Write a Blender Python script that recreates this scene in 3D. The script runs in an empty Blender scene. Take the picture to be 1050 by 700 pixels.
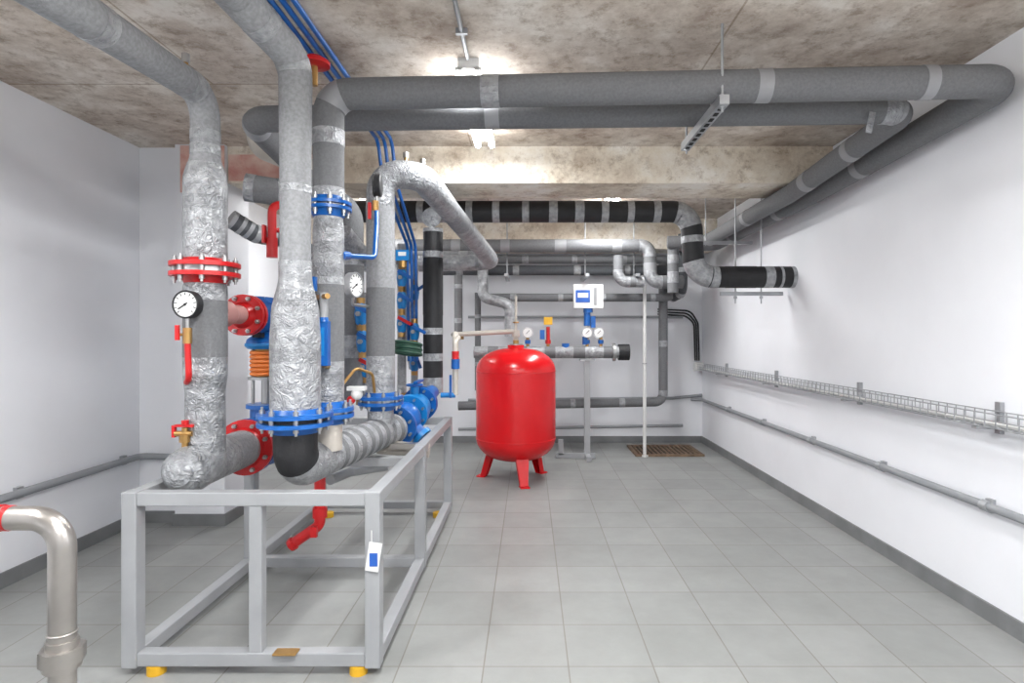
import bpy, bmesh, math, random
from mathutils import Vector, Matrix
random.seed(4)
H=1.30; F=600.0
def X(u,d): return (u-543)/F*d
def Z(v,d): return H-(v-344)/F*d
def P(u,v,d): return (X(u,d),d,Z(v,d))

# ---------------------------------------------------------------- materials
def mat(name,col,rough=.5,metal=0,var=0,vscale=8,bump=0,bscale=40,col2=None,emit=0,bdist=.01,detail=4,ridged=False):
    m=bpy.data.materials.new(name); m.use_nodes=True
    nt=m.node_tree; b=nt.nodes['Principled BSDF']
    b.inputs['Base Color'].default_value=(*col,1)
    b.inputs['Roughness'].default_value=rough
    b.inputs['Metallic'].default_value=metal
    tc=nt.nodes.new('ShaderNodeTexCoord')
    if var or col2:
        n=nt.nodes.new('ShaderNodeTexNoise'); n.inputs['Scale'].default_value=vscale; n.inputs['Detail'].default_value=detail
        nt.links.new(tc.outputs['Object'],n.inputs['Vector'])
        r=nt.nodes.new('ShaderNodeValToRGB')
        c2=col2 or tuple(min(1,c*(1+var)) for c in col)
        c1=col if col2 else tuple(c*(1-var) for c in col)
        r.color_ramp.elements[0].color=(*c1,1); r.color_ramp.elements[1].color=(*c2,1)
        r.color_ramp.elements[0].position=.35; r.color_ramp.elements[1].position=.65
        nt.links.new(n.outputs['Fac'],r.inputs['Fac']); nt.links.new(r.outputs['Color'],b.inputs['Base Color'])
    if bump:
        n2=nt.nodes.new('ShaderNodeTexNoise'); n2.inputs['Scale'].default_value=bscale; n2.inputs['Detail'].default_value=3
        if ridged: n2.inputs['Distortion'].default_value=1.6; n2.inputs['Detail'].default_value=2
        nt.links.new(tc.outputs['Object'],n2.inputs['Vector'])
        bp=nt.nodes.new('ShaderNodeBump'); bp.inputs['Strength'].default_value=bump; bp.inputs['Distance'].default_value=bdist
        src=n2.outputs['Fac']
        if ridged:   # fold the noise so it makes sharp creases like wrapped foil tape
            a=nt.nodes.new('ShaderNodeMath'); a.operation='SUBTRACT'; a.inputs[1].default_value=.5
            c=nt.nodes.new('ShaderNodeMath'); c.operation='ABSOLUTE'
            nt.links.new(src,a.inputs[0]); nt.links.new(a.outputs[0],c.inputs[0]); src=c.outputs[0]
        nt.links.new(src,bp.inputs['Height']); nt.links.new(bp.outputs['Normal'],b.inputs['Normal'])
    if emit:
        b.inputs['Emission Color'].default_value=(1,.985,.96,1); b.inputs['Emission Strength'].default_value=emit
    return m
FOAM=mat('foam_insulation',(.155,.158,.165),.8,0,.10,90,.25,260)
FOAML=mat('light_foam_insulation',(.25,.255,.265),.72,0,.14,70,.3,240)
FOAMD=mat('dark_foam_insulation',(.075,.08,.088),.8,0,.1,60,.2,220)
TAPE=mat('silver_tape',(.34,.348,.362),.40,.35,.22,28,.75,24,bdist=.03,ridged=True)
TAPE2=mat('silver_tape_overlap',(.28,.288,.30),.38,.35,.22,28,.75,30,bdist=.03,ridged=True)
TAPEG=mat('grey_tape',(.29,.295,.305),.5,.1,.06,10,.15,60)
BLACK=mat('black_rubber',(.012,.012,.014),.6,0,.2,20,.2,100)
RED=mat('red_paint',(.50,.008,.010),.34)
TANKRED=mat('tank_red_enamel',(.62,.004,.008),.24)
BLUE=mat('blue_paint',(.004,.095,.36),.33,0,.15,12)
CYAN=mat('cyan_blue_paint',(.006,.18,.48),.35)
STEELP=mat('steel_bolts',(.42,.42,.42),.35,.9)
FRAME=mat('frame_grey_paint',(.32,.328,.34),.42,.1,.05,6)
STAIN=mat('nickel_pipe',(.42,.395,.37),.30,.85,.12,6)
BRASS=mat('brass',(.42,.25,.09),.38,.8)
ORANGE=mat('orange_spring',(.65,.17,.03),.4)
WHITEP=mat('white_plastic',(.66,.66,.65),.4)
DIAL=mat('dial_white',(.75,.75,.74),.35)
CREAM=mat('cream_pipe_paint',(.50,.46,.41),.4,.05,.06,8)
GREENB=mat('green_cable',(.02,.07,.045),.5)
GALV=mat('galvanised_steel',(.38,.39,.405),.45,.6,.1,12)
COND=mat('grey_conduit',(.26,.27,.285),.5,.1)
YELLOW=mat('yellow_plastic',(.65,.36,.015),.5)
PINK=mat('primer_pink',(.50,.25,.23),.5)
BRICK=mat('bare_brick_patch',(.62,.30,.25),.9,0,0,9,.8,30,col2=(.78,.58,.50),detail=8)
WOOD=mat('grate_brown',(.17,.11,.07),.7,0,.3,20)
DARK=mat('dark_hole',(.02,.02,.02),.9)
LABEL=mat('label_blue',(.02,.10,.42),.4)
TUBE=mat('lamp_tube',(1,1,1),.5,emit=24)
FILLTUBE=mat('fill_tube_bright',(1,1,1),.5,emit=38)  # stronger emission for the added fill battens out of view
WALL=mat('painted_wall',(.78,.79,.825),.6,0,.02,2.5,.12,60,bdist=.003)
BASE=mat('baseboard_tile',(.18,.185,.19),.45,0,.12,6)

def concrete(name,c1,c2,c3,seams=True):
    m=bpy.data.materials.new(name); m.use_nodes=True; nt=m.node_tree; b=nt.nodes['Principled BSDF']
    b.inputs['Roughness'].default_value=.85
    tc=nt.nodes.new('ShaderNodeTexCoord')
    n=nt.nodes.new('ShaderNodeTexNoise'); n.inputs['Scale'].default_value=1.9; n.inputs['Detail'].default_value=10; n.inputs['Roughness'].default_value=.74
    nt.links.new(tc.outputs['Object'],n.inputs['Vector'])
    r=nt.nodes.new('ShaderNodeValToRGB'); e=r.color_ramp.elements
    e[0].position=.38; e[0].color=(*c1,1); e[1].position=.62; e[1].color=(*c3,1)
    x=e.new(.5); x.color=(*c2,1)
    nt.links.new(n.outputs['Fac'],r.inputs['Fac'])
    n2=nt.nodes.new('ShaderNodeTexNoise'); n2.inputs['Scale'].default_value=10; n2.inputs['Detail'].default_value=9; n2.inputs['Roughness'].default_value=.8
    nt.links.new(tc.outputs['Object'],n2.inputs['Vector'])
    r2=nt.nodes.new('ShaderNodeValToRGB'); r2.color_ramp.elements[0].position=.36; r2.color_ramp.elements[0].color=(.48,.41,.35,1)
    r2.color_ramp.elements[1].position=.5; r2.color_ramp.elements[1].color=(1,1,1,1)
    nt.links.new(n2.outputs['Fac'],r2.inputs['Fac'])
    mx=nt.nodes.new('ShaderNodeMixRGB'); mx.blend_type='MULTIPLY'; mx.inputs[0].default_value=.75
    nt.links.new(r.outputs[0],mx.inputs[1]); nt.links.new(r2.outputs[0],mx.inputs[2])
    out=mx.outputs[0]
    if seams:
        br=nt.nodes.new('ShaderNodeTexBrick'); br.offset=.5; br.inputs['Scale'].default_value=1
        br.inputs['Brick Width'].default_value=2.5; br.inputs['Row Height'].default_value=1.2; br.inputs['Mortar Size'].default_value=.005
        br.inputs['Color1'].default_value=(1,1,1,1); br.inputs['Color2'].default_value=(.86,.87,.90,1); br.inputs['Mortar'].default_value=(.5,.45,.4,1)
        mp=nt.nodes.new('ShaderNodeMapping'); mp.inputs['Location'].default_value=(.4,.55,0)
        nt.links.new(tc.outputs['Object'],mp.inputs[0]); nt.links.new(mp.outputs[0],br.inputs['Vector'])
        m2=nt.nodes.new('ShaderNodeMixRGB'); m2.blend_type='MULTIPLY'; m2.inputs[0].default_value=.8
        nt.links.new(out,m2.inputs[1]); nt.links.new(br.outputs[0],m2.inputs[2]); out=m2.outputs[0]
    nt.links.new(out,b.inputs['Base Color'])
    bp=nt.nodes.new('ShaderNodeBump'); bp.inputs['Strength'].default_value=.5; bp.inputs['Distance'].default_value=.01
    nt.links.new(n2.outputs['Fac'],bp.inputs['Height']); nt.links.new(bp.outputs['Normal'],b.inputs['Normal'])
    return m
CONC=concrete('ceiling_concrete',(.40,.325,.265),(.61,.535,.455),(.80,.745,.67))
CONCB=concrete('beam_concrete',(.56,.47,.37),(.75,.68,.57),(.86,.82,.75),False)

def floormat():
    m=bpy.data.materials.new('floor_tiles'); m.use_nodes=True; nt=m.node_tree; b=nt.nodes['Principled BSDF']
    tc=nt.nodes.new('ShaderNodeTexCoord'); mp=nt.nodes.new('ShaderNodeMapping')
    mp.inputs['Location'].default_value=(.18,-2.30,0)
    nt.links.new(tc.outputs['Object'],mp.inputs[0])
    br=nt.nodes.new('ShaderNodeTexBrick'); br.offset=0; br.inputs['Scale'].default_value=1
    br.inputs['Brick Width'].default_value=.333; br.inputs['Row Height'].default_value=.333
    br.inputs['Mortar Size'].default_value=.003; br.inputs['Mortar Smooth'].default_value=.2; br.inputs['Bias'].default_value=-.1
    br.inputs['Color1'].default_value=(.268,.275,.268,1); br.inputs['Color2'].default_value=(.312,.318,.312,1); br.inputs['Mortar'].default_value=(.19,.178,.16,1)
    nt.links.new(mp.outputs[0],br.inputs['Vector'])
    n=nt.nodes.new('ShaderNodeTexNoise'); n.inputs['Scale'].default_value=3; n.inputs['Detail'].default_value=10; n.inputs['Roughness'].default_value=.68
    nt.links.new(tc.outputs['Object'],n.inputs['Vector'])
    r=nt.nodes.new('ShaderNodeValToRGB'); r.color_ramp.elements[0].position=.3; r.color_ramp.elements[0].color=(.80,.80,.79,1); r.color_ramp.elements[1].position=.7
    nt.links.new(n.outputs['Fac'],r.inputs['Fac'])
    mx=nt.nodes.new('ShaderNodeMixRGB'); mx.blend_type='MULTIPLY'; mx.inputs[0].default_value=1
    nt.links.new(br.outputs[0],mx.inputs[1]); nt.links.new(r.outputs[0],mx.inputs[2]); nt.links.new(mx.outputs[0],b.inputs['Base Color'])
    b.inputs['Roughness'].default_value=.48
    bp=nt.nodes.new('ShaderNodeBump'); bp.inputs['Strength'].default_value=.3; bp.inputs['Distance'].default_value=.002; bp.invert=True
    nt.links.new(br.outputs['Fac'],bp.inputs['Height']); nt.links.new(bp.outputs['Normal'],b.inputs['Normal'])
    return m
FLOOR=floormat()

# ---------------------------------------------------------------- mesh builder
def frame(ax):
    ax=Vector(ax).normalized()
    t=Vector((0,0,1)) if abs(ax.z)<.9 else Vector((1,0,0))
    u=ax.cross(t).normalized(); v=ax.cross(u).normalized()
    return ax,u,v
class B:
    def __init__(s): s.v=[];s.f=[];s.m=[];s.s=[];s.ml=[]
    def mi(s,m):
        if m not in s.ml: s.ml.append(m)
        return s.ml.index(m)
    def add(s,vs,fs,m,sm):
        o=len(s.v); s.v+= [tuple(p) for p in vs]; k=s.mi(m)
        for f in fs: s.f.append([i+o for i in f]); s.m.append(k); s.s.append(sm)
    def ring(s,c,u,v,r,n): return [c+u*(r*math.cos(2*math.pi*i/n))+v*(r*math.sin(2*math.pi*i/n)) for i in range(n)]
    def lathe(s,o,ax,prof,m,n=28,smooth=False,cap=True):
        o=Vector(o); ax,u,v=frame(ax)
        if smooth:
            vs=[]
            for t,r in prof: vs+=s.ring(o+ax*t,u,v,max(r,1e-4),n)
            fs=[[k*n+i,k*n+(i+1)%n,(k+1)*n+(i+1)%n,(k+1)*n+i] for k in range(len(prof)-1) for i in range(n)]
            s.add(vs,fs,m,True)
        else:
            for (t0,r0),(t1,r1) in zip(prof,prof[1:]):
                vs=s.ring(o+ax*t0,u,v,max(r0,1e-4),n)+s.ring(o+ax*t1,u,v,max(r1,1e-4),n)
                s.add(vs,[[i,(i+1)%n,n+(i+1)%n,n+i] for i in range(n)],m,True)
        if cap:
            for (t,r),rev in ((prof[0],0),(prof[-1],1)):
                if r>1e-3:
                    s.add(s.ring(o+ax*t,u,v,r,n),[list(range(n))[::(1 if rev else -1)]],m,False)
    def cyl(s,a,b,r,m,r2=None,n=20):
        a=Vector(a);b=Vector(b); s.lathe(a,b-a,[(0,r),((b-a).length,r if r2 is None else r2)],m,n)
    def sph(s,c,r,m,n=16,sc=1):
        s.lathe(c,(0,0,1),[(-r*sc*math.cos(math.pi*i/10),r*math.sin(math.pi*i/10)) for i in range(11)],m,n,True,False)
    def torus(s,c,ax,R,r,m,n=28,k=8):
        c=Vector(c);ax,u,v=frame(ax); vs=[]
        for i in range(n):
            a=2*math.pi*i/n; d=u*math.cos(a)+v*math.sin(a)
            for j in range(k):
                bb=2*math.pi*j/k; vs.append(c+d*(R+r*math.cos(bb))+ax*(r*math.sin(bb)))
        s.add(vs,[[i*k+j,((i+1)%n)*k+j,((i+1)%n)*k+(j+1)%k,i*k+(j+1)%k] for i in range(n) for j in range(k)],m,True)
    def box(s,c,d,m,rot=None):
        c=Vector(c); hx,hy,hz=d[0]/2,d[1]/2,d[2]/2
        vs=[Vector((x,y,z)) for x in(-hx,hx) for y in(-hy,hy) for z in(-hz,hz)]
        if rot is not None: vs=[rot@p for p in vs]
        s.add([p+c for p in vs],[[0,1,3,2],[4,6,7,5],[0,4,5,1],[2,3,7,6],[0,2,6,4],[1,5,7,3]],m,False)
    def tube(s,pts,r,m,bend=.1,n=28,bands=(),cmat=None,cext=.03,every=None,rk=None,thick=.002,caps=True,arc=12):
        pts=[Vector(p) for p in pts]; path=[pts[0]]; spans=[]
        def L(): return sum((b-a).length for a,b in zip(path,path[1:]))
        for i in range(1,len(pts)-1):
            p=pts[i]; d1=(p-pts[i-1]); d2=(pts[i+1]-p); l1=d1.length;l2=d2.length; d1.normalize();d2.normalize()
            th=d1.angle(d2)
            if th<.02: path.append(p); continue
            t=min(bend*math.tan(th/2),l1*.49,l2*.49); R=t/math.tan(th/2)
            a=p-d1*t; nn=(d2-d1*d1.dot(d2)).normalized(); c=a+nn*R
            path.append(a); s0=L()
            for k in range(1,arc+1):
                ph=th*k/arc; path.append(c-nn*(R*math.cos(ph))+d1*(R*math.sin(ph)))
            spans.append((s0,L()))
        path.append(pts[-1])
        cum=[0]
        for a,b in zip(path,path[1:]): cum.append(cum[-1]+(b-a).length)
        T=cum[-1]; bd=[]
        if m is TAPE and every is None and T>.15: every=(.10,.05,TAPE2,.03)
        if every:
            sp,w,em=every[:3]; ph=every[3] if len(every)>3 else sp*.5
            q=ph
            while q<T:
                jw=w*random.uniform(.85,1.2); bd.append((q,q+jw,em)); q+=sp*random.uniform(.88,1.12)
        if cmat:
            for a,b in spans: bd.append((a-cext,b+cext,cmat))
        for a,b,mm in bands:
            if a<0: a+=T
            if b<=0: b+=T
            bd.append((a,b,mm))
        bd=[(max(0,a),min(T,b),mm) for a,b,mm in bd if b>0 and a<T]
        S=set(round(c,5) for c in cum)
        for a,b,_ in bd: S.add(round(a,5));S.add(round(b,5))
        rk=rk or [(0,r)]
        rk=sorted([((q if q>=0 else T+q),rr) for q,rr in rk])
        for (q,_) in rk: S.add(round(min(T,max(0,q)),5))
        for (a,ra),(b2,rb) in zip(rk,rk[1:]):
            if abs(ra-rb)>.002:
                for k in range(1,8): S.add(round(min(T,max(0,a+(b2-a)*k/8)),5))
        S=sorted(S); S2=[S[0]]
        for q in S[1:]:
            if q-S2[-1]>1e-3: S2.append(q)
        S=S2
        def pos(q):
            for i in range(len(cum)-1):
                if q<=cum[i+1]+1e-6:
                    l=cum[i+1]-cum[i]; w=(q-cum[i])/l if l>1e-9 else 0
                    return path[i].lerp(path[i+1],max(0,min(1,w)))
            return path[-1]
        def rad(q):
            if q<=rk[0][0]: return rk[0][1]
            for (a,ra),(b,rb) in zip(rk,rk[1:]):
                if q<=b:
                    w=(q-a)/max(b-a,1e-9); w=w*w*(3-2*w); return ra+(rb-ra)*w
            return rk[-1][1]
        C=[pos(q) for q in S]
        tg=[]
        for i in range(len(C)):
            a=C[max(0,i-1)];b=C[min(len(C)-1,i+1)]; tg.append((b-a).normalized())
        ax,u,v=frame(tg[0]); U=[u]
        for i in range(1,len(C)):
            w=U[-1]-tg[i]*U[-1].dot(tg[i]); U.append(w.normalized())
        segs=[]
        for a,b in zip(S,S[1:]):
            mid=(a+b)/2; mm=m;o=0
            for x,y,bm in bd:
                if x<=mid<=y: mm=bm;o=thick
            if mm is TAPE2 or mm is TAPE: o=thick
            segs.append((mm,o))
        prev=None
        for i,(mm,o) in enumerate(segs):
            def rg(j,oo): return [tuple(p) for p in s.ring(C[j],U[j],tg[j].cross(U[j]),rad(S[j])+oo,n)]
            k=s.mi(mm)
            if prev is None or prev[1]!=o:
                if prev is not None:
                    s.add(rg(i,prev[1])+rg(i,o),[[q,(q+1)%n,n+(q+1)%n,n+q] for q in range(n)],mm if o>prev[1] else prev[2],False)
                base=len(s.v); s.v+=rg(i,o)
            else: base=prev[0]
            nb=len(s.v); s.v+=rg(i+1,o)
            for q in range(n):
                s.f.append([base+q,base+(q+1)%n,nb+(q+1)%n,nb+q]);s.m.append(k);s.s.append(True)
            prev=(nb,o,mm)
        if caps:
            s.add(s.ring(C[0],U[0],tg[0].cross(U[0]),rad(S[0])+segs[0][1],n),[list(range(n))[::-1]],segs[0][0],False)
            s.add(s.ring(C[-1],U[-1],tg[-1].cross(U[-1]),rad(S[-1])+segs[-1][1],n),[list(range(n))],segs[-1][0],False)
    def done(s,name,bevel=0):
        me=bpy.data.meshes.new(name); me.from_pydata(s.v,[],s.f)
        for m in s.ml: me.materials.append(m)
        me.polygons.foreach_set('material_index',s.m); me.polygons.foreach_set('use_smooth',s.s); me.update()
        bm=bmesh.new(); bm.from_mesh(me); bmesh.ops.recalc_face_normals(bm,faces=bm.faces); bm.to_mesh(me); bm.free()
        ob=bpy.data.objects.new(name,me); bpy.context.collection.objects.link(ob)
        if bevel:
            md=ob.modifiers.new('bevel','BEVEL'); md.width=bevel; md.segments=2; md.limit_method='ANGLE'
        return ob
def slab(name,x0,x1,y0,y1,z0,z1,m,bevel=0):
    b=B(); b.box(((x0+x1)/2,(y0+y1)/2,(z0+z1)/2),(x1-x0,y1-y0,z1-z0),m); return b.done(name,bevel)

# ---------------------------------------------------------------- room
XL,XR,YB,YF,ZC=-2.72,2.10,7.12,-1.6,2.61
slab('floor',XL-.2,XR+.2,YF-.2,YB+.2,-.1,0,FLOOR)
slab('ceiling',XL-.2,XR+.2,YF-.2,YB+.2,ZC,ZC+.15,CONC)
slab('wall_right',XR,XR+.2,YF,YB,0,ZC,WALL)
slab('wall_left',XL-.2,XL,YF,YB,0,ZC,WALL)
slab('wall_back',XL-.2,XR+.2,YB,YB+.2,0,ZC,WALL)
slab('wall_front',XL-.2,XR+.2,YF-.2,YF,0,ZC,WALL)
b=B(); b.box(((XL+.63+XR)/2,4.275,(2.355+ZC)/2),(XR-XL-.63,.45,ZC-2.355),CONCB)
b.box((-1.70,4.046,2.46),(.76,.008,.18),BRICK); b.done('ceiling_beam')
slab('ceiling_beam',XL,XR,6.55,6.9,2.27,ZC,CONCB)
slab('wall_pilaster',XL,-2.40,4.08,4.5,0,ZC,WALL)
b=B(); b.box((-2.26,4.18,ZC/2),(.34,.34,ZC),WALL); b.box((-2.24,4.006,2.44),(.30,.008,.32),BRICK); b.done('wall_column')
slab('baseboard_right',XR-.012,XR,YF,YB,0,.08,BASE)
slab('baseboard_left',XL,XL+.012,YF,4.08,0,.08,BASE)
slab('baseboard_back',XL,XR-.012,YB-.012,YB,0,.08,BASE)
slab('baseboard_pilaster',XL+.012,-2.43,4.068,4.08,0,.08,BASE)
b=B(); b.box((-2.26,4.004,.04),(.364,.012,.08),BASE); b.box((-2.084,4.18,.04),(.012,.34,.08),BASE); b.done('baseboard_column')

# ---------------------------------------------------------------- skid frame
fx0,fx1,fy0,fy1=-1.53,-.60,2.26,4.30
b=B(); w=.052; zt=.70; lw=.058
for x in (fx0,fx1):
    for z in (zt-w/2,.035+w/2):
        for ya,yb in ((fy0,3.22),(3.22,fy1)): b.box((x,(ya+yb)/2,z),(w,yb-ya-lw,w),FRAME)
    for y in (fy0,3.22,fy1):
        b.box((x,y,(zt+.031)/2),(lw,lw,zt-.031+.004),FRAME)
for y in (fy0,3.22,fy1):
    b.box(((fx0+fx1)/2,y,.035+w/2),(fx1-fx0-lw,w,w),FRAME)
for y in (fy0,fy1): b.box(((fx0+fx1)/2,y,zt-w/2),(fx1-fx0-lw,w,w),FRAME)
b.box((-1.05,fy0,.36),(w-.002,w-.006,.575),FRAME)
b.box((-.92,3.22,zt-.09),(.6,w,w),FRAME)
for x in (fx0+.09,fx1-.06):
    for y in (fy0,fy1-.1): b.cyl((x,y,0),(x,y,.034),.034,YELLOW)
b.box((-.93,2.235,.092),(.09,.05,.008),BRASS)
b.done('steel_skid_frame',.004)
b=B(); b.box((-.592,2.222,.46),(.05,.003,.11),WHITEP,Matrix.Rotation(.15,3,'Y')); b.box((-.592,2.2195,.45),(.03,.002,.05),LABEL); b.cyl((-.60,2.222,.51),(-.60,2.222,.56),.002,WHITEP,n=6); b.done('hanging_tag')

# ---------------------------------------------------------------- flange helper
def flange(c,ax,R,m,m2=None,t=.022,gap=.014,nb=8,pipe=.05,mid=None):
    b=B(); ax=Vector(ax).normalized(); c=Vector(c)
    m2=m2 or m
    b.lathe(c,ax,[(-gap/2-t-.03,pipe+.004),(-gap/2-t,pipe+.02),(-gap/2-t,R),(-gap/2,R),(-gap/2,R*.75)],m)
    b.lathe(c,ax,[(-gap/2,R*.8),(gap/2,R*.8)],mid or STEELP)
    b.lathe(c,ax,[(gap/2,R*.75),(gap/2,R),(gap/2+t,R),(gap/2+t,pipe+.02),(gap/2+t+.03,pipe+.004)],m2)
    _,u,v=frame(ax)
    for i in range(nb):
        a=2*math.pi*(i+.5)/nb; p=c+(u*math.cos(a)+v*math.sin(a))*(R*.84)
        b.cyl(p-ax*(t+gap/2+.016),p+ax*(t+gap/2+.016),.011,STEELP,n=6)
        b.cyl(p-ax*(t+gap/2+.028),p+ax*(t+gap/2+.028),.006,STEELP,n=8)
    return b.done('pipe_flange')

# ---------------------------------------------------------------- riser A (left)
ax_,ay=-1.385,2.50
b=B()
ztop=2.33; zf=Z(277,ay)
b.tube([(-1.42,.55,2.25),(ax_,ay,ztop),(ax_,ay,zf+.03)],.058,FOAML,bend=.11,
   bands=[(1.30,1.36,TAPE),(1.80,1.88,TAPE),(2.06,2.10,TAPE),(-.50,-.46,TAPE),(-.42,-.02,TAPE),(-.28,-.22,TAPE2),(-.02,0,TAPE)],
   rk=[(0,.058),(-.47,.058),(-.34,.084),(0,.084)])
b.tube([(ax_,ay,zf-.03),(ax_,ay,.75)],.084,TAPE,bands=[(.10,.34,FOAM)],rk=[(0,.07),(.05,.084),(.4,.084),(.5,.075),(.9,.08)])
b.tube([(-1.40,2.31,.75),(-1.40,2.86,.75)],.088,TAPE,rk=[(0,.02),(.015,.055),(.05,.084),(.10,.094),(.2,.088),(.5,.088)],bands=[(.38,.52,FOAML)])
b.done('insulated_pipe')
flange((ax_,ay,zf),(0,0,1),.137,RED,RED,pipe=.075,t=.018,gap=.024)
flange((-1.40,2.90,.75),(0,1,0),.137,RED,BLUE,pipe=.08)

def pressure_gauge(c,face,r,stem,body=BLACK):
    b=B(); c=Vector(c); f=Vector(face).normalized()
    b.lathe(c,f,[(-.032,r*.85),(-.027,r),(.004,r)],body)
    b.cyl(c+f*.0035,c+f*.006,r*.93,DIAL,n=28)
    up=Vector((0,0,1))
    side=f.cross(up).normalized()
    for i in range(11):
        a=math.radians(-135+27*i); d=up*math.cos(a)+side*math.sin(a)
        b.cyl(c+f*.007+d*r*.66,c+f*.007+d*r*.84,.0018,BLACK,n=6)
    d=(up*-.5+side*.8).normalized(); b.cyl(c+f*.009-d*r*.2,c+f*.009+d*r*.62,.0024,BLACK,n=6)
    b.sph(c+f*.009,r*.09,BLACK,8)
    b.torus(c+f*.006,f,r*.96,r*.07,body)
    stem=[Vector(q) for q in stem]
    b.tube([c-Vector((0,0,r*.9))-f*.008]+stem,.008,STEELP,bend=.03,n=10)
    return b
g=P(191,312,2.36)
b=pressure_gauge(g,(-.12,-1,0),.056,[(g[0],g[1]+.01,Z(340,2.38))])
b.cyl((g[0],g[1]+.008,Z(336,2.38)),(g[0],g[1]+.008,Z(352,2.38)),.017,BRASS,n=6)
b.box((g[0]-.03,g[1]-.01,Z(341,2.38)),(.014,.012,.06),RED); b.cyl((g[0]-.03,g[1],Z(343,2.38)),(g[0],g[1]+.008,Z(343,2.38)),.006,BRASS,n=8)
b.tube([(g[0],g[1]+.008,Z(352,2.38)),(g[0]+.005,g[1]+.01,Z(388,2.38)),(ax_-.03,2.415,Z(392,2.4))],.012,RED,bend=.045,n=12)
b.done('pressure_gauge')
b=B(); q=Vector((-1.425,2.42,.83)); b.cyl(q,q+Vector((0,0,.09)),.013,BRASS,n=8); b.cyl(q+Vector((0,0,.03)),q+Vector((0,0,.06)),.022,BRASS,n=6)
b.cyl(q+Vector((-.04,0,.065)),q+Vector((.03,0,.065)),.012,BRASS,n=10); b.box(q+Vector((0,0,.098)),(.075,.018,.01),RED); b.box(q+Vector((-.045,0,.075)),(.012,.018,.05),RED)
b.cyl(q+Vector((.0,0,.1)),q+Vector((0,0,.12)),.014,RED); b.done('drain_valve')
b=B(); q=Vector((-1.387,2.36,2.375)); b.cyl(q,q+Vector((0,0,.05)),.010,BRASS,n=8); b.cyl(q+Vector((0,0,.025)),q+Vector((0,0,.06)),.016,STEELP,n=8); b.done('air_vent')

# differential pressure regulator on header A
b=B(); bx,by=-1.40,3.10
b.lathe((bx,2.935,.75),(0,1,0),[(0,.085),(.04,.10),(.10,.128),(.16,.135),(.22,.128),(.28,.10),(.33,.085)],BLUE,smooth=True)
b.lathe((bx,3.265,.75),(0,1,0),[(0,.085),(0,.137),(.03,.137),(.03,.08),(.5,.08)],BLUE)
b.cyl((bx,by,.85),(bx,by,.92),.075,BLUE); b.cyl((bx,by,.92),(bx,by,.94),.095,BLUE)
for s in (-.065,.065):
    b.cyl((bx+s,by,.93),(bx+s,by,1.26),.009,STEELP,n=10)
b.cyl((bx,by,.93),(bx,by,1.08),.02,STEELP)
b.cyl((bx,by,1.07),(bx,by,1.085),.085,STEELP)
for i in range(6): b.torus((bx,by,1.10+i*.022),(0,0,1),.066,.011,ORANGE)
b.cyl((bx,by,1.08),(bx,by,1.23),.05,BRASS)
b.lathe((bx,by,1.23),(0,0,1),[(0,.085),(.015,.10),(.03,.10),(.03,.085)],CYAN)
b.lathe((bx,by,1.26),(0,0,1),[(0,.095),(.02,.09),(.05,.05),(.06,.02)],BLUE,smooth=True)
b.done('pressure_regulator_valve')
b=B(); b.tube([(-1.39,2.57,1.40),(-1.39,2.80,1.40)],.05,PINK,rk=[(0,.07),(.1,.06),(.15,.045)]); b.done('branch_pipe')
flange((-1.39,2.86,1.40),(0,1,0),.10,RED,RED,pipe=.045)
b=B(); b.lathe((-1.39,2.93,1.40),(0,1,0),[(0,.05),(0,.07),(.06,.09),(.12,.07),(.16,.06),(.16,.105),(.20,.105),(.2,.05),(.7,.05)],BLUE); b.cyl((-1.39,3.0,1.45),(-1.39,3.0,1.50),.03,BLUE); b.box((-1.39,3.0,1.31),(.04,.05,.04),BLACK)
b.done('check_valve')

# ---------------------------------------------------------------- riser B with header
bx,by=-.968,2.42
zfb=Z(429,by)
b=B()
b.tube([(-1.07,.4,2.54),(-1.068,2.12,2.54),(bx,by,2.437),(bx,by,zfb+.03)],.061,FOAML,bend=.11,
  bands=[(1.83,1.88,TAPE),(2.04,2.08,TAPE),(-.93,-.9,TAPE),(-.62,0,TAPE),(-.50,-.43,TAPE2),(-.26,-.20,TAPE2)],rk=[(0,.061),(-.72,.061),(-.56,.063),(-.40,.092),(-.28,.098),(0,.098)])
hdr=[(bx,by,zfb-.03),(bx,by,.751),(-.84,3.3,.751),(-.80,3.46,.751)]
b.tube(hdr,.085,TAPE,bend=.16,bands=[(0,.15,BLACK),(.33,.40,TAPE)],every=(.10,.045,FOAM,.42))
b.done('insulated_pipe')
flange((bx,by,zfb),(0,0,1),.150,BLUE,BLUE,pipe=.09,t=.016,gap=.02,mid=BLACK)
# ---------------------------------------------------------------- riser C + ceiling pipe D
cx,cy=-.90,2.62; zD=2.379
zc1=Z(212,cy); zc2=Z(422,cy)
b=B()
b.tube([(cx,cy,zc1+.03),(cx,cy,zD),(2.005,2.45,2.365),(1.975,4.05,2.285),(1.95,6.15,2.26),(1.53,6.2,2.26)],.068,FOAM,bend=.10,
  bands=[(.24,.31,TAPE),(.42,.50,TAPEG),(1.12,1.2,TAPE),(2.3,2.36,TAPEG),(2.98,3.03,TAPEG),(.0,.05,TAPE)],every=(1.15,.07,TAPEG,4.3),cmat=None)
b.done('insulated_pipe')
b=B(); b.tube([(cx,cy,zc1-.03),(cx,cy,zc2+.03)],.064,TAPE,bands=[(.32,.66,FOAM)],rk=[(0,.06),(.1,.066),(.8,.066)]); b.tube([(cx,cy,zc2-.02),(cx,cy,.79)],.06,CREAM); b.done('insulated_pipe')
flange((cx,cy,zc1),(0,0,1),.100,BLUE,BLUE,pipe=.062,t=.014,gap=.01)
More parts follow.
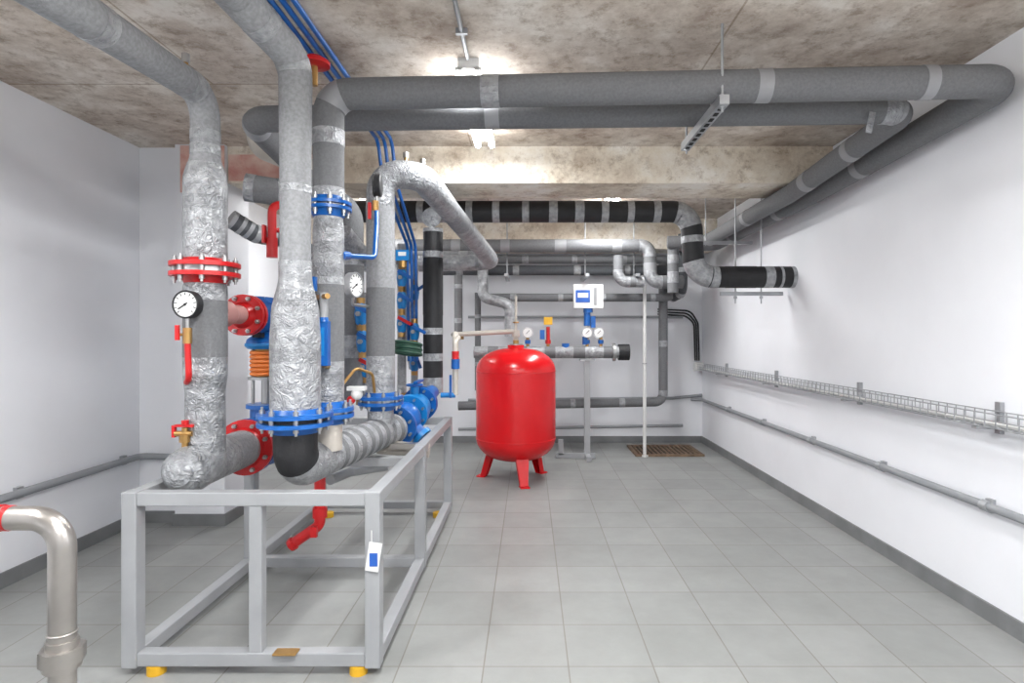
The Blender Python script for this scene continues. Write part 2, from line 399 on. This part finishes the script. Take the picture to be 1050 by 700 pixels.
flange((cx,cy,zc2),(0,0,1),.110,BLUE,BLUE,pipe=.062,t=.018,gap=.01)
b=B(); yE=2.92
b.tube([(-1.36,4.6,2.0),(-1.40,3.9,2.26),(-1.40,yE,zD),(1.81,2.80,zD),(1.80,4.05,2.28),(1.78,5.9,2.25),(1.4,5.95,2.25)],.063,FOAM,bend=.10,
  bands=[(.45,.62,TAPE),(.75,.85,TAPE),(1.62,1.7,TAPEG),(2.88,2.95,TAPEG),(4.78,4.86,TAPE),(5.3,5.36,TAPEG)],every=(1.0,.07,TAPEG,5.8))
b.box((1.60,2.745,2.30),(.03,.003,.10),TAPE,Matrix.Rotation(.2,3,'Y'))
b.done('insulated_pipe')
# hangers
b=B(); hx=.86
b.box((hx-.05,2.74,zD-.097),(.041,.62,.04),GALV)
for i in range(9): b.box((hx-.05,2.48+i*.065,zD-.118),(.018,.035,.004),DARK)
for y in (2.46,3.02): b.cyl((hx-.05,y,zD-.14),(hx-.05,y,ZC),.006,GALV,n=8); b.cyl((hx-.05,y,zD-.125),(hx-.05,y,zD-.115),.014,GALV,n=6)
b.torus((hx-.05,2.55,zD-.004),(1,0,0),.073,.005,GALV); b.done('pipe_hanger')
b=B()
b.box((1.80,4.75,1.64),(.5,.041,.03),GALV)
for x in (1.67,1.88): b.cyl((x,4.75,1.56),(x,4.75,ZC),.006,GALV,n=8); b.cyl((x,4.75,1.60),(x,4.75,1.62),.014,GALV,n=6)
b.done('pipe_hanger')
b=B()
b.box((1.84,5.45,2.165),(.46,.04,.03),GALV); b.cyl((1.64,5.45,2.14),(1.64,5.45,ZC),.006,GALV,n=8); b.done('pipe_hanger')

# ---------------------------------------------------------------- riser G
gx,gy=-.84,3.30; zg=Z(410,gy)
b=B()
b.tube([(gx,gy,zg+.03),(gx,gy,2.21),(-.62,3.32,2.21),(-.35,5.05,1.97),(-.35,5.3,1.965),(-1.0,5.3,1.95)],.077,TAPE,bend=.12,
  bands=[(.22,.60,FOAM),(.60,1.05,FOAML),(2.0,2.25,FOAML)],every=(.30,.06,TAPE2,.05),rk=[(0,.077),(1.6,.077),(2.0,.07)])
b.done('insulated_pipe')
flange((gx,gy,zg),(0,0,1),.125,BLUE,BLUE,pipe=.07,t=.018)
b=B(); b.tube([(gx,gy,zg-.03),(gx,gy,.80)],.07,TAPE); b.done('insulated_pipe')

# ---------------------------------------------------------------- banded black pipe F
yF=4.66; zF=Z(217,yF)
b=B()
b.tube([(X(405,yF)-.5,yF,zF),(X(708,yF),yF,zF),(X(712,yF),yF,Z(284,yF)),(XR,yF,Z(284,yF))],.085,BLACK,bend=.16,every=(.21,.06,TAPE,.1),cmat=TAPE,cext=-.03,
   bands=[(-.54,-.30,BLACK),(-.20,-.17,TAPE),(-.12,-.1,TAPE)])
b.done('insulated_pipe')
b=B(); b.tube([(X(444,4.5),4.5,.86),(X(444,4.5),4.5,2.12)],.075,BLACK,every=(.19,.05,TAPE,.05),bands=[(.60,1.0,BLACK),(0,.12,TAPE)])
b.tube([(X(444,4.5),4.42,2.19),(X(444,4.5),4.64,2.26)],.07,TAPE)
b.done('insulated_pipe')
# ---------------------------------------------------------------- strainer/valves end of header B
b=B()
d=Vector((.06,1,.12)).normalized(); o=Vector((-.80,3.49,.755))
def lat(t0,prof,m,sm=False): b.lathe(o+d*t0,d,prof,m,smooth=sm)
lat(0,[(0,.08),(0,.125),(.025,.125),(.025,.08)],BLUE)
lat(.03,[(0,.07),(.06,.08),(.10,.105),(.14,.115),(.18,.105),(.22,.08),(.27,.07)],BLUE,True)
lat(.31,[(0,.07),(0,.12),(.05,.12),(.05,.07)],CYAN)
lat(.36,[(0,.07),(.05,.10),(.14,.10),(.2,.07)],CYAN,True)
lat(.58,[(0,.06),(0,.12),(.045,.12),(.045,.06),(.12,.06)],BLUE)
for t in (.012,.335,.60):
    _,u,v=frame(d)
    for i in range(8):
        a=2*math.pi*(i+.5)/8; p=o+d*t+(u*math.cos(a)+v*math.sin(a))*.1; b.cyl(p-d*.045,p+d*.045,.009,STEELP,n=6)
p=o+d*.17; b.cyl(p,p+Vector((.12,-.02,-.10)),.05,BLUE); b.cyl(p+Vector((.11,-.02,-.09)),p+Vector((.13,-.024,-.108)),.065,CYAN)
p=o+d*.45; b.cyl(p,p+Vector((0,0,.17)),.03,CYAN); b.box(p+Vector((.02,.04,.18)),(.03,.22,.015),BLUE); b.torus(p+Vector((-.0,0,.16)),(0,0,1),.05,.008,BLUE)
b.tube([o+d*.68,o+d*.80,(X(444,4.5),4.5,.88)],.055,BLUE,bend=.08)
b.done('strainer_valve')

# ---------------------------------------------------------------- gauges, thermometers, small valves
g=P(385,190,3.05); b=pressure_gauge(g,(-1,-.12,0),.058,[(g[0]+.008,g[1],Z(213,3.05)),(gx-.0,gy-.07,Z(216,3.2))])
b.cyl((g[0],g[1],Z(206,3.05)),(g[0],g[1],Z(216,3.05)),.018,BRASS,n=6); b.box((g[0]-.025,g[1]-.02,Z(217,3.05)),(.015,.015,.085),RED); b.done('pressure_gauge')
g=P(364,292,2.9); b=pressure_gauge(g,(.95,-.28,0),.062,[(g[0]-.02,g[1]+.02,Z(312,2.9)),(gx-.05,gy-.05,Z(314,3.2))],TAPEG); b.done('pressure_gauge')
b=B(); b.tube([P(352,262,2.66),P(384,264,2.85),P(386,232,3.0),P(386,216,3.05)],.012,BLUE,bend=.05,n=12); b.cyl(P(357,262,2.7),P(350,262,2.62),.02,BLUE,n=8); b.done('siphon_tube')
b=B(); q=Vector((X(332,2.5),2.5,0)); b.box((q.x,2.5,Z(352,2.5)),(.045,.035,.19),BLUE); b.box((q.x,2.481,Z(350,2.5)),(.016,.004,.12),CYAN); b.cyl((q.x,2.5,Z(374,2.5)),(q.x-.0,2.55,Z(376,2.5)),.012,BRASS,n=10); b.lathe((q.x,2.5,Z(330,2.5)),(0,0,1),[(0,.022),(.02,.018),(.03,.005)],BLUE,smooth=True)
b.cyl((q.x,2.5,Z(300,2.5)),(q.x,2.5,Z(330,2.5)),.018,TAPEG); b.cyl((q.x-.04,2.54,Z(304,2.5)),(q.x+.03,2.46,Z(304,2.5)),.012,BRASS,n=8); b.done('pipe_thermometer')
b=B(); b.box(P(318,291,2.5),(.05,.03,.06),BLUE); b.cyl(P(318,291,2.5),P(325,291,2.58),.01,BRASS,n=8); b.done('ball_valve')
b=B(); b.tube([P(292,209,3.0),P(279,212,2.95),P(279,262,2.95)],.021,RED,bend=.04,n=14); b.cyl(P(279,244,2.95),P(279,264,2.95),.028,RED,n=8); b.cyl(P(279,236,2.95),P(290,236,3.0),.012,RED,n=8); b.box(P(271,240,2.93),(.012,.03,.09),RED); b.done('drain_valve')
b=B(); b.tube([P(252,192,3.25),P(290,198,3.3),P(318,196,3.5),P(360,214,3.7),(X(362,3.7),3.7,.9)],.075,FOAM,bend=.12,bands=[(0,.05,TAPE),(.16,.26,TAPE)],every=(.5,.12,TAPE,.9)); b.done('insulated_pipe')
b=B(); b.tube([P(236,224,3.3),P(262,240,3.4),P(300,246,3.6),P(322,262,3.8),(X(322,3.8),3.8,.9)],.052,FOAMD,bend=.12,every=(.05,.02,TAPEG,0)); b.done('insulated_pipe')
b=B(); b.tube([P(262,120,3.5),P(262,152,3.5),P(300,168,3.8),P(330,172,4.0)],.05,CREAM,bend=.08); b.done('drain_pipe')
b=B(); b.tube([P(352,238,3.5),P(372,262,3.7),P(378,272,3.9),(X(410,5.2),5.2,Z(262,5.2)),(X(425,5.4),5.4,1.0)],.05,TAPE,bend=.1); b.done('insulated_pipe')
def ball_valve(u,v,dd,hm=BLUE,s=1.0,ang=.5):
    b=B(); p=Vector(P(u,v,dd))
    b.lathe(p-Vector((0,0,.07*s)),(0,0,1),[(0,.022*s),(.02*s,.034*s),(.07*s,.040*s),(.12*s,.034*s),(.14*s,.022*s)],CYAN,smooth=True,n=16)
    b.cyl(p-Vector((0,0,.10*s)),p-Vector((0,0,.06*s)),.027*s,BRASS,n=6); b.cyl(p+Vector((0,0,.06*s)),p+Vector((0,0,.10*s)),.027*s,BRASS,n=6)
    b.cyl(p,p+Vector((0,-.06*s,0)),.012*s,BRASS,n=8)
    b.box(p+Vector((.04*s,-.062*s,.02*s)),(.13*s,.010*s,.024*s),hm,Matrix.Rotation(ang,3,'Y')); b.cyl(p+Vector((0,-.058*s,0)),p+Vector((0,-.072*s,0)),.016*s,STEELP,n=6)
    b.done('ball_valve')
for a in ((372,350,3.6),(412,285,4.5),(412,308,4.5),(425,340,4.5),(374,376,3.7,RED),(300,395,2.85),(412,332,4.5,RED),(370,322,3.6),(300,352,3.05,BLUE,.9),(425,300,4.8,BLUE,1,-.6),(314,412,3.2,RED,.9),(425,372,4.8,BLUE,1,1.2)): ball_valve(*a)
for u,v0,v1,dd,r,m in ((412,250,405,4.6,.035,FOAML),(425,262,400,4.9,.03,COND),(372,300,410,3.85,.03,FOAML),(470,282,345,6.3,.045,FOAM),(300,330,420,3.1,.03,GALV),(314,340,430,3.3,.028,TAPEG)):
    b=B(); b.tube([P(u,v0,dd),(X(u,dd),dd,Z(v1,dd))],r,m,n=16,every=(.35,.05,TAPE,.1)); b.cyl((X(u,dd),dd,Z(v1,dd)-.03),(X(u,dd),dd,Z(v1,dd)+.02),r+.015,BRASS,n=8); b.done('riser_pipe')
b=B(); c=Vector(P(413,262,4.45)); b.box(c,(.10,.05,.08),CYAN); b.box(c+Vector((0,-.026,.01)),(.06,.003,.03),DIAL); b.cyl(c-Vector((0,0,.04)),c-Vector((0,0,.09)),.03,BRASS,n=8); b.done('heat_meter',.006)
b=B()
for i in range(5): b.torus(P(418,362-i*2.5,4.35),(.1,.15,1),.10-.006*(i%2),.012,GREENB)
b.done('coiled_cable')
b=B(); b.tube([P(345,402,2.9),P(365,377,3.0),P(382,383,3.1),P(384,402,3.15)],.008,BRASS,bend=.05,n=8); b.sph(P(366,404,3.0),.03,WHITEP); b.box(P(366,398,3.0),(.09,.05,.02),WHITEP); b.sph(P(360,410,3.0),.022,RED); b.done('small_bypass_tube')
b=B(); b.tube([P(388,458,3.35),P(440,462,3.35)],.04,CREAM); b.box(P(415,457,3.3),(.16,.05,.03),STAIN); b.done('support_bracket')
b=B(); b.tube([(X(328,2.85),2.85,.70),(X(328,2.85),2.85,Z(538,2.85)),P(302,556,2.85)],.026,RED,bend=.05,n=14); b.cyl((X(328,2.85),2.85,Z(530,2.85)),(X(328,2.85),2.85,Z(520,2.85)),.036,RED,n=8); b.cyl(P(302,556,2.85),P(298,559,2.85),.032,RED,n=8)
b.box(P(322,545,2.8),(.03,.02,.05),RED); b.done('drain_valve')
b=B(); b.tube([(X(335,3.2),3.25,.50),(X(345,3.2),3.45,.50),(X(390,3.45),3.6,.50)],.03,FRAME,bend=.05); b.done('drain_pipe')
b=B(); b.tube([P(467,405,4.1),P(467,350,4.1),P(470,346,4.2)],.018,CREAM,bend=.03); b.cyl(P(467,378,4.1),P(467,368,4.1),.03,BLUE,n=8); b.cyl(P(467,372,4.1),P(467,360,4.1),.026,RED,n=8); b.box(P(462,396,4.08),(.015,.02,.16),BLUE); b.tube([P(467,405,4.1),P(452,405,4.1)],.018,CYAN); b.done('safety_valve')

b=B()
for s in (0,.045,.09):
    b.tube([(-.985+s,1.9,2.575),(-.99+s,3.82,2.575),(-.97+s,3.88,2.30),(-.95+s*.7,4.55,2.0),(-.95+s*.7,4.6,1.1)],.012,BLUE,bend=.08,n=10)
b.done('blue_hose_bundle')
b=B(); q=Vector((-.955,2.60,2.44)); b.cyl(q-Vector((0,0,.03)),q+Vector((0,0,.08)),.014,BRASS,n=8); b.lathe(q+Vector((0,0,.055)),(0,0,1),[(0,.03),(.005,.066),(.022,.066),(.03,.045),(.042,.035)],RED); b.done('air_vent')
for q in ((-.70,3.31,2.28),(-.62,3.4,2.27)):
    b=B(); q=Vector(q); b.cyl(q,q+Vector((0,0,.05)),.01,BRASS,n=8); b.cyl(q+Vector((0,0,.025)),q+Vector((0,0,.055)),.017,STAIN,n=6); b.done('air_vent')

# ---------------------------------------------------------------- foreground nickel pipe
b=B(); y=1.5; xx=X(64,y); zz=Z(531,y)
b.tube([(XL,y,zz),(xx,y,zz),(xx,y,0)],.0305,STAIN,bend=.075,n=32,arc=16)
b.cyl((X(2,y),y,zz),(X(-6,y),y,zz),.034,RED); b.cyl((X(12,y),y,zz),(X(6,y),y,zz),.032,RED)
b.cyl((xx,y,Z(655,y)),(xx,y,Z(663,y)),.036,STAIN,n=28); b.cyl((xx,y,Z(663,y)),(xx,y,Z(678,y)),.050,STAIN,n=8); b.cyl((xx,y,Z(678,y)),(xx,y,Z(684,y)),.042,STAIN)
b.torus((xx,y,Z(648,y)),(0,0,1),.031,.003,STAIN)
b.done('elbow_steel_pipe')

# ---------------------------------------------------------------- expansion tank
tx,ty,R=-.124,5.32,.362
b=B(); prof=[]
z0,z1=.17,1.19; hd=.21
for i in range(13):
    a=math.pi/2*i/12; prof.append((z0+hd-hd*math.cos(a),R*math.sin(a)**.8 if i else .001))
for i in range(13):
    a=math.pi/2*i/12; prof.append((z1-hd+hd*math.sin(a),R*math.cos(a)**.8 if i<12 else .001))
b.lathe((tx,ty,0),(0,0,1),prof,TANKRED,n=56,smooth=True,cap=False)
for z in (z0+hd,z1-hd): b.torus((tx,ty,z),(0,0,1),R,.004,TANKRED,n=56)
for k in range(3):
    a=math.radians(-76+120*k); rm=Matrix.Rotation(a,3,'Z')
    di=Vector((math.cos(a),math.sin(a),0))
    p0=Vector((tx,ty,.29))+di*.24; p1=Vector((tx,ty,.012))+di*.33
    t=(p1-p0); sd=Vector((-di.y,di.x,0)); nrm=t.normalized().cross(sd)
    w0,w1=.06,.03
    vs=[]
    for p,w in ((p0,w0),(p1,w1)):
        for sx in(-1,1):
            for sn in(-1,1): vs.append(p+sd*w*sx+nrm*.006*sn)
    b.add(vs,[[0,1,3,2],[4,6,7,5],[0,4,5,1],[2,3,7,6],[0,2,6,4],[1,5,7,3]],TANKRED,False)
    for sx in(-1,1):
        vs=[]
        for p,w in ((p0,w0),(p1,w1)):
            for o in (0,-.05):
                for sn in (-.004,.004): vs.append(p+sd*(w*sx+sn)+di*o)
        b.add(vs,[[0,1,3,2],[4,6,7,5],[0,4,5,1],[2,3,7,6],[0,2,6,4],[1,5,7,3]],TANKRED,False)
    b.box(p1+Vector((0,0,-.006)),(.08,.08,.012),TANKRED,rm)
b.cyl((tx,ty,1.18),(tx,ty,1.215),.075,TANKRED); b.cyl((tx,ty,1.21),(tx,ty,1.225),.06,STEELP)
b.cyl((tx,ty,1.22),(tx,ty,1.26),.03,BRASS,n=6)
b.done('expansion_tank')
b=B()
b.tube([(tx,ty,1.262),(tx,ty,1.34),(X(467,ty),ty-.15,1.31),(X(467,4.25),4.25,1.31),(X(467,4.25),4.25,.98)],.022,CREAM,bend=.05,n=16)
b.cyl((tx,ty,1.29),(tx,ty,1.35),.035,CREAM,n=8); b.tube([(tx,ty,1.33),(tx,ty,1.66)],.012,CREAM,n=10); b.torus((tx,ty,1.42),(0,0,1),.022,.006,BRASS)
b.done('tank_connection_pipe')

# ---------------------------------------------------------------- background pipework
def bp(pts,r,m,ev=(.6,.07,TAPE),cm=None,bend=.1,name='insulated_pipe'):
    b=B(); b.tube(pts,r,m,bend=bend,n=18,every=ev,cmat=cm,cext=.02); return b.done(name)
y=6.15
bp([P(380,252,y),P(666,252,y),P(667,289,y),P(700,289,y)],.068,FOAM,(.55,.10,TAPEG),TAPE)
bp([P(634,262,6.15),P(634,289,6.15),P(660,289,6.15)],.055,FOAM,(.3,.1,TAPE),TAPE)
bp([P(440,277,6.4),P(700,277,6.4)],.055,FOAMD)
bp([P(450,266,6.75),P(690,266,6.75)],.05,FOAM)
bp([P(500,305,6.5),P(688,305,6.5),P(700,275,6.5)],.045,FOAM,(.5,.06,TAPE))
bp([P(495,272,6.3),P(495,305,6.2),P(523,312,6.2),P(523,345,6.2)],.055,TAPE,(.3,.05,TAPE2))
bp([P(470,416,6.6),P(680,412,6.6),P(680,270,6.6)],.05,FOAM,(.5,.06,TAPE),None)
bp([P(420,264,5.35),P(488,264,5.35)],.06,FOAML,(.3,.08,TAPE),None)
bp([P(690,300,6.0),P(690,255,6.0)],.055,FOAM,(.2,.1,TAPE))
bp([P(700,240,6.3),P(700,300,6.3),P(690,305,6.6)],.05,FOAMD,(.25,.05,TAPE))
bp([P(490,300,6.7),P(490,400,6.7)],.035,FOAM,(.5,.05,TAPE))
bp([P(470,440,6.95),P(700,436,6.95)],.018,COND,None,name='wall_conduit')
bp([P(720,405,7.08),P(690,408,7.08),P(480,410,7.08)],.018,COND,None,name='wall_conduit')
bp([P(480,325,7.06),P(700,325,7.06)],.016,COND,None,name='wall_conduit')
for u in (520,600,650):
    b=B(); b.cyl((X(u,6.3),6.3,1.9),(X(u,6.3),6.3,ZC),.007,GALV,n=8); b.box((X(u,6.3),6.35,1.93),(.04,.6,.03),GALV); b.done('pipe_hanger')
ym=6.2; zm=Z(361,ym)
b=B(); b.tube([(X(486,ym),ym,zm),(X(637,ym),ym,zm)],.062,TAPE,n=22,every=(.3,.12,FOAM,.15)); b.cyl((X(634,ym),ym,zm),(X(645,ym),ym,zm),.085,BLACK); b.lathe((X(628,ym),ym,zm),(1,0,0),[(0,.06),(0,.095),(.03,.095),(.03,.06)],STEELP)
for u in (541,562,602,616):
    b.cyl((X(u,ym),ym,zm+.05),(X(u,ym),ym,zm+.17),.018,BRASS,n=8); b.cyl((X(u,ym),ym-.0,zm+.09),(X(u,ym),ym,zm+.13),.03,RED if u in(562,) else BLUE,n=8)
for u in (541,602,614):
    c=Vector(P(u,341,ym-.03)); b.lathe(c,(0,-1,0),[(-.02,.05),(.010,.055)],STEELP); b.lathe(c,(0,-1,0),[(.010,.048),(.014,.048)],DIAL); b.cyl(c+Vector((-.015,-.017,-.01)),c+Vector((.02,-.017,.025)),.003,BLACK,n=6)
b.box(P(562,329,ym),(.09,.07,.08),YELLOW); b.box(P(556,343,ym),(.05,.05,.1),BLUE); b.cyl(P(562,350,ym),P(562,335,ym),.02,RED,n=8)
b.cyl(P(580,352,ym),P(580,357,ym),.04,BLUE); b.cyl(P(602,318,ym),P(602,334,ym),.035,BLUE); b.box(P(608,330,ym),(.05,.05,.12),BLUE); b.cyl(P(600,345,ym),P(600,353,ym),.03,BLUE)
b.done('pump_manifold')
b=B(); b.box((X(602,ym),ym,zm/2-.03),(.06,.06,zm-.06),FRAME); b.box((X(590,ym),ym-.0,.03),(.42,.05,.05),FRAME); b.box((X(602,ym),ym,.03),(.05,.4,.05),FRAME); b.box((X(602,ym),ym,zm-.08),(.16,.1,.02),FRAME)
b.box((X(575,ym),ym,.12),(.05,.05,.16),FRAME); b.done('manifold_stand')
b=B(); c=Vector(P(603,304,ym)); b.box(c,(.31,.12,.25),WHITEP); b.box(c+Vector((-.06,-.062,.0)),(.15,.004,.13),LABEL); b.box(c+Vector((-.06,-.065,.01)),(.11,.003,.05),WHITEP); b.box(c+Vector((.07,-.062,-.0)),(.03,.004,.18),TAPEG); b.cyl(c-Vector((0,0,.12)),c-Vector((0,0,.17)),.05,BLUE); b.done('control_box',.006)
b=B(); b.tube([(X(661,6.3),6.3,.0),(X(661,6.3),6.3,Z(292,6.3))],.019,WHITEP,n=14); b.cyl((X(661,6.3),6.3,0),(X(661,6.3),6.3,.02),.04,WHITEP); b.torus((X(661,6.3),6.3,1.0),(0,0,1),.02,.006,GALV); b.done('vent_pole')
b=B(); gx0,gx1,gy0,gy1=1.16,1.86,6.30,6.84
b.box(((gx0+gx1)/2,(gy0+gy1)/2,.004),(gx1-gx0,gy1-gy0,.006),DARK)
for yy in (gy0,gy1): b.box(((gx0+gx1)/2,yy,.012),(gx1-gx0+.04,.04,.022),WOOD)
for q in (gx0,gx1): b.box((q,(gy0+gy1)/2,.012),(.04,gy1-gy0,.022),WOOD)
for i in range(13): b.box((gx0+.05+i*.05,(gy0+gy1)/2,.012),(.022,gy1-gy0,.018),WOOD)
b.done('drain_grate')

# ---------------------------------------------------------------- wall runs
b=B(); tzz=.905; x0,x1=1.975,2.07; ya,yb=.5,6.9
for (x,z) in ((x0,tzz),(x0,tzz+.06),(x0,tzz+.03),((x0+x1)/2,tzz),(x1,tzz),(x1,tzz+.06),(x1-.03,tzz),(x0+.03,tzz)): b.cyl((x,ya,z),(x,yb,z),.003,GALV,n=6)
k=ya
while k<yb:
    b.cyl((x0,k,tzz+.06),(x0,k,tzz),.0028,GALV,n=5); b.cyl((x0,k,tzz),(x1,k,tzz),.0028,GALV,n=5); b.cyl((x1,k,tzz),(x1,k,tzz+.06),.0028,GALV,n=5); k+=.06
for k in (1.2,2.60,3.7,4.95,6.2):
    b.box((2.03,k,tzz-.012),(.11,.03,.012),GALV); b.box((2.088,k,tzz+.03),(.02,.03,.14),GALV)
b.tube([(2.04,ya,tzz+.012),(2.04,yb,tzz+.012)],.009,WHITEP,n=8); b.tube([(2.01,ya,tzz+.011),(2.01,yb,tzz+.011)],.008,WHITEP,n=8)
b.done('cable_tray')
b=B(); zc=.53; b.tube([(2.068,.3,zc),(2.068,7.02,zc),(1.95,7.07,zc)],.019,COND,n=14,bend=.05)
for k in (1.5,2.65,3.45,4.3,5.2,6.1): b.cyl((2.068,k-.02,zc),(2.068,k+.02,zc),.025,GALV,n=12); b.box((2.088,k,zc),(.02,.035,.06),GALV)
b.done('wall_conduit')
b=B(); zc=.47; b.tube([(XL+.035,-.5,zc),(XL+.035,4.04,zc),(-2.2,3.97,zc)],.022,COND,n=14,bend=.05)
for k in (1.9,3.1,3.9): b.box((XL+.012,k,zc),(.024,.04,.06),GALV)
b.done('wall_conduit')
b=B()
for s in (0,.03,.06):
    b.tube([(1.55,7.08,1.62-s),(1.95-s,7.08,1.60-s),(2.03-s*.8,7.05,1.45),(2.04-s*.8,7.04,1.0)],.010,BLACK,n=8,bend=.12)
b.box((2.03,7.03,.93),(.10,.09,.10),WHITEP)
b.done('cable_bundle')
b=B(); b.tube([(-.29,.3,ZC-.012),(-.29,2.74,ZC-.012)],.010,GALV,n=10)
for k in (1.2,2.0,2.5): b.box((-.29,k,ZC-.012),(.05,.02,.024),GALV)
b.done('ceiling_conduit')

# ---------------------------------------------------------------- luminaires: one visible batten, the rest added fill
def lamp(x,y0,y1,e=30,drop=0,tm=TUBE):
    z=ZC-drop
    b=B(); b.box((x,(y0+y1)/2,z-.025),(.10,y1-y0,.05),WHITEP)
    if drop:
        for yy in (y0+.15,y1-.15): b.cyl((x,yy,z),(x,yy,ZC),.005,GALV,n=8)
    for s in(-.045,.045):
        b.cyl((x+s,y0+.003,z-.075),(x+s,y1-.003,z-.075),.019,tm,n=14)
        for yy in (y0,y1-.012): b.box((x+s,yy+.006,z-.052),(.034,.012,.016),WHITEP)
    b.done('ceiling_or_fill_tube_light')
    l=bpy.data.lights.new('tube_glow','AREA'); l.shape='RECTANGLE'; l.size=.14; l.size_y=y1-y0; l.energy=e; l.color=(.955,.98,1)
    o=bpy.data.objects.new('tube_glow',l); bpy.context.collection.objects.link(o); o.location=(x,(y0+y1)/2,z-.10)
lamp(-.29,2.76,3.80,32)
lamp(-.29,.6,1.7,31,.22,FILLTUBE); lamp(1.2,.4,1.6,30,.22,FILLTUBE); lamp(-1.95,.3,1.5,27,.22,FILLTUBE); lamp(.3,-1.2,0,30,.25,FILLTUBE)  # added fill battens out of view, hung low to brighten the ceiling too
lamp(.75,4.95,6.05,28); lamp(-1.7,4.8,6.0,22)  # extra battens added past the beam to keep the room evenly bright
w=bpy.data.worlds.new('world'); bpy.context.scene.world=w; w.use_nodes=True
w.node_tree.nodes['Background'].inputs[0].default_value=(.8,.85,.9,1); w.node_tree.nodes['Background'].inputs[1].default_value=.3

cam=bpy.data.cameras.new('camera'); co=bpy.data.objects.new('camera',cam); bpy.context.collection.objects.link(co)
co.location=(0,0,H); co.rotation_euler=(math.pi/2,0,0); cam.sensor_fit='HORIZONTAL'; cam.sensor_width=36; cam.lens=36*F/1050
cam.shift_x=-18/1050; cam.shift_y=-6/1050; cam.clip_start=.05
bpy.context.scene.camera=co
bpy.context.scene.view_settings.view_transform='Standard'
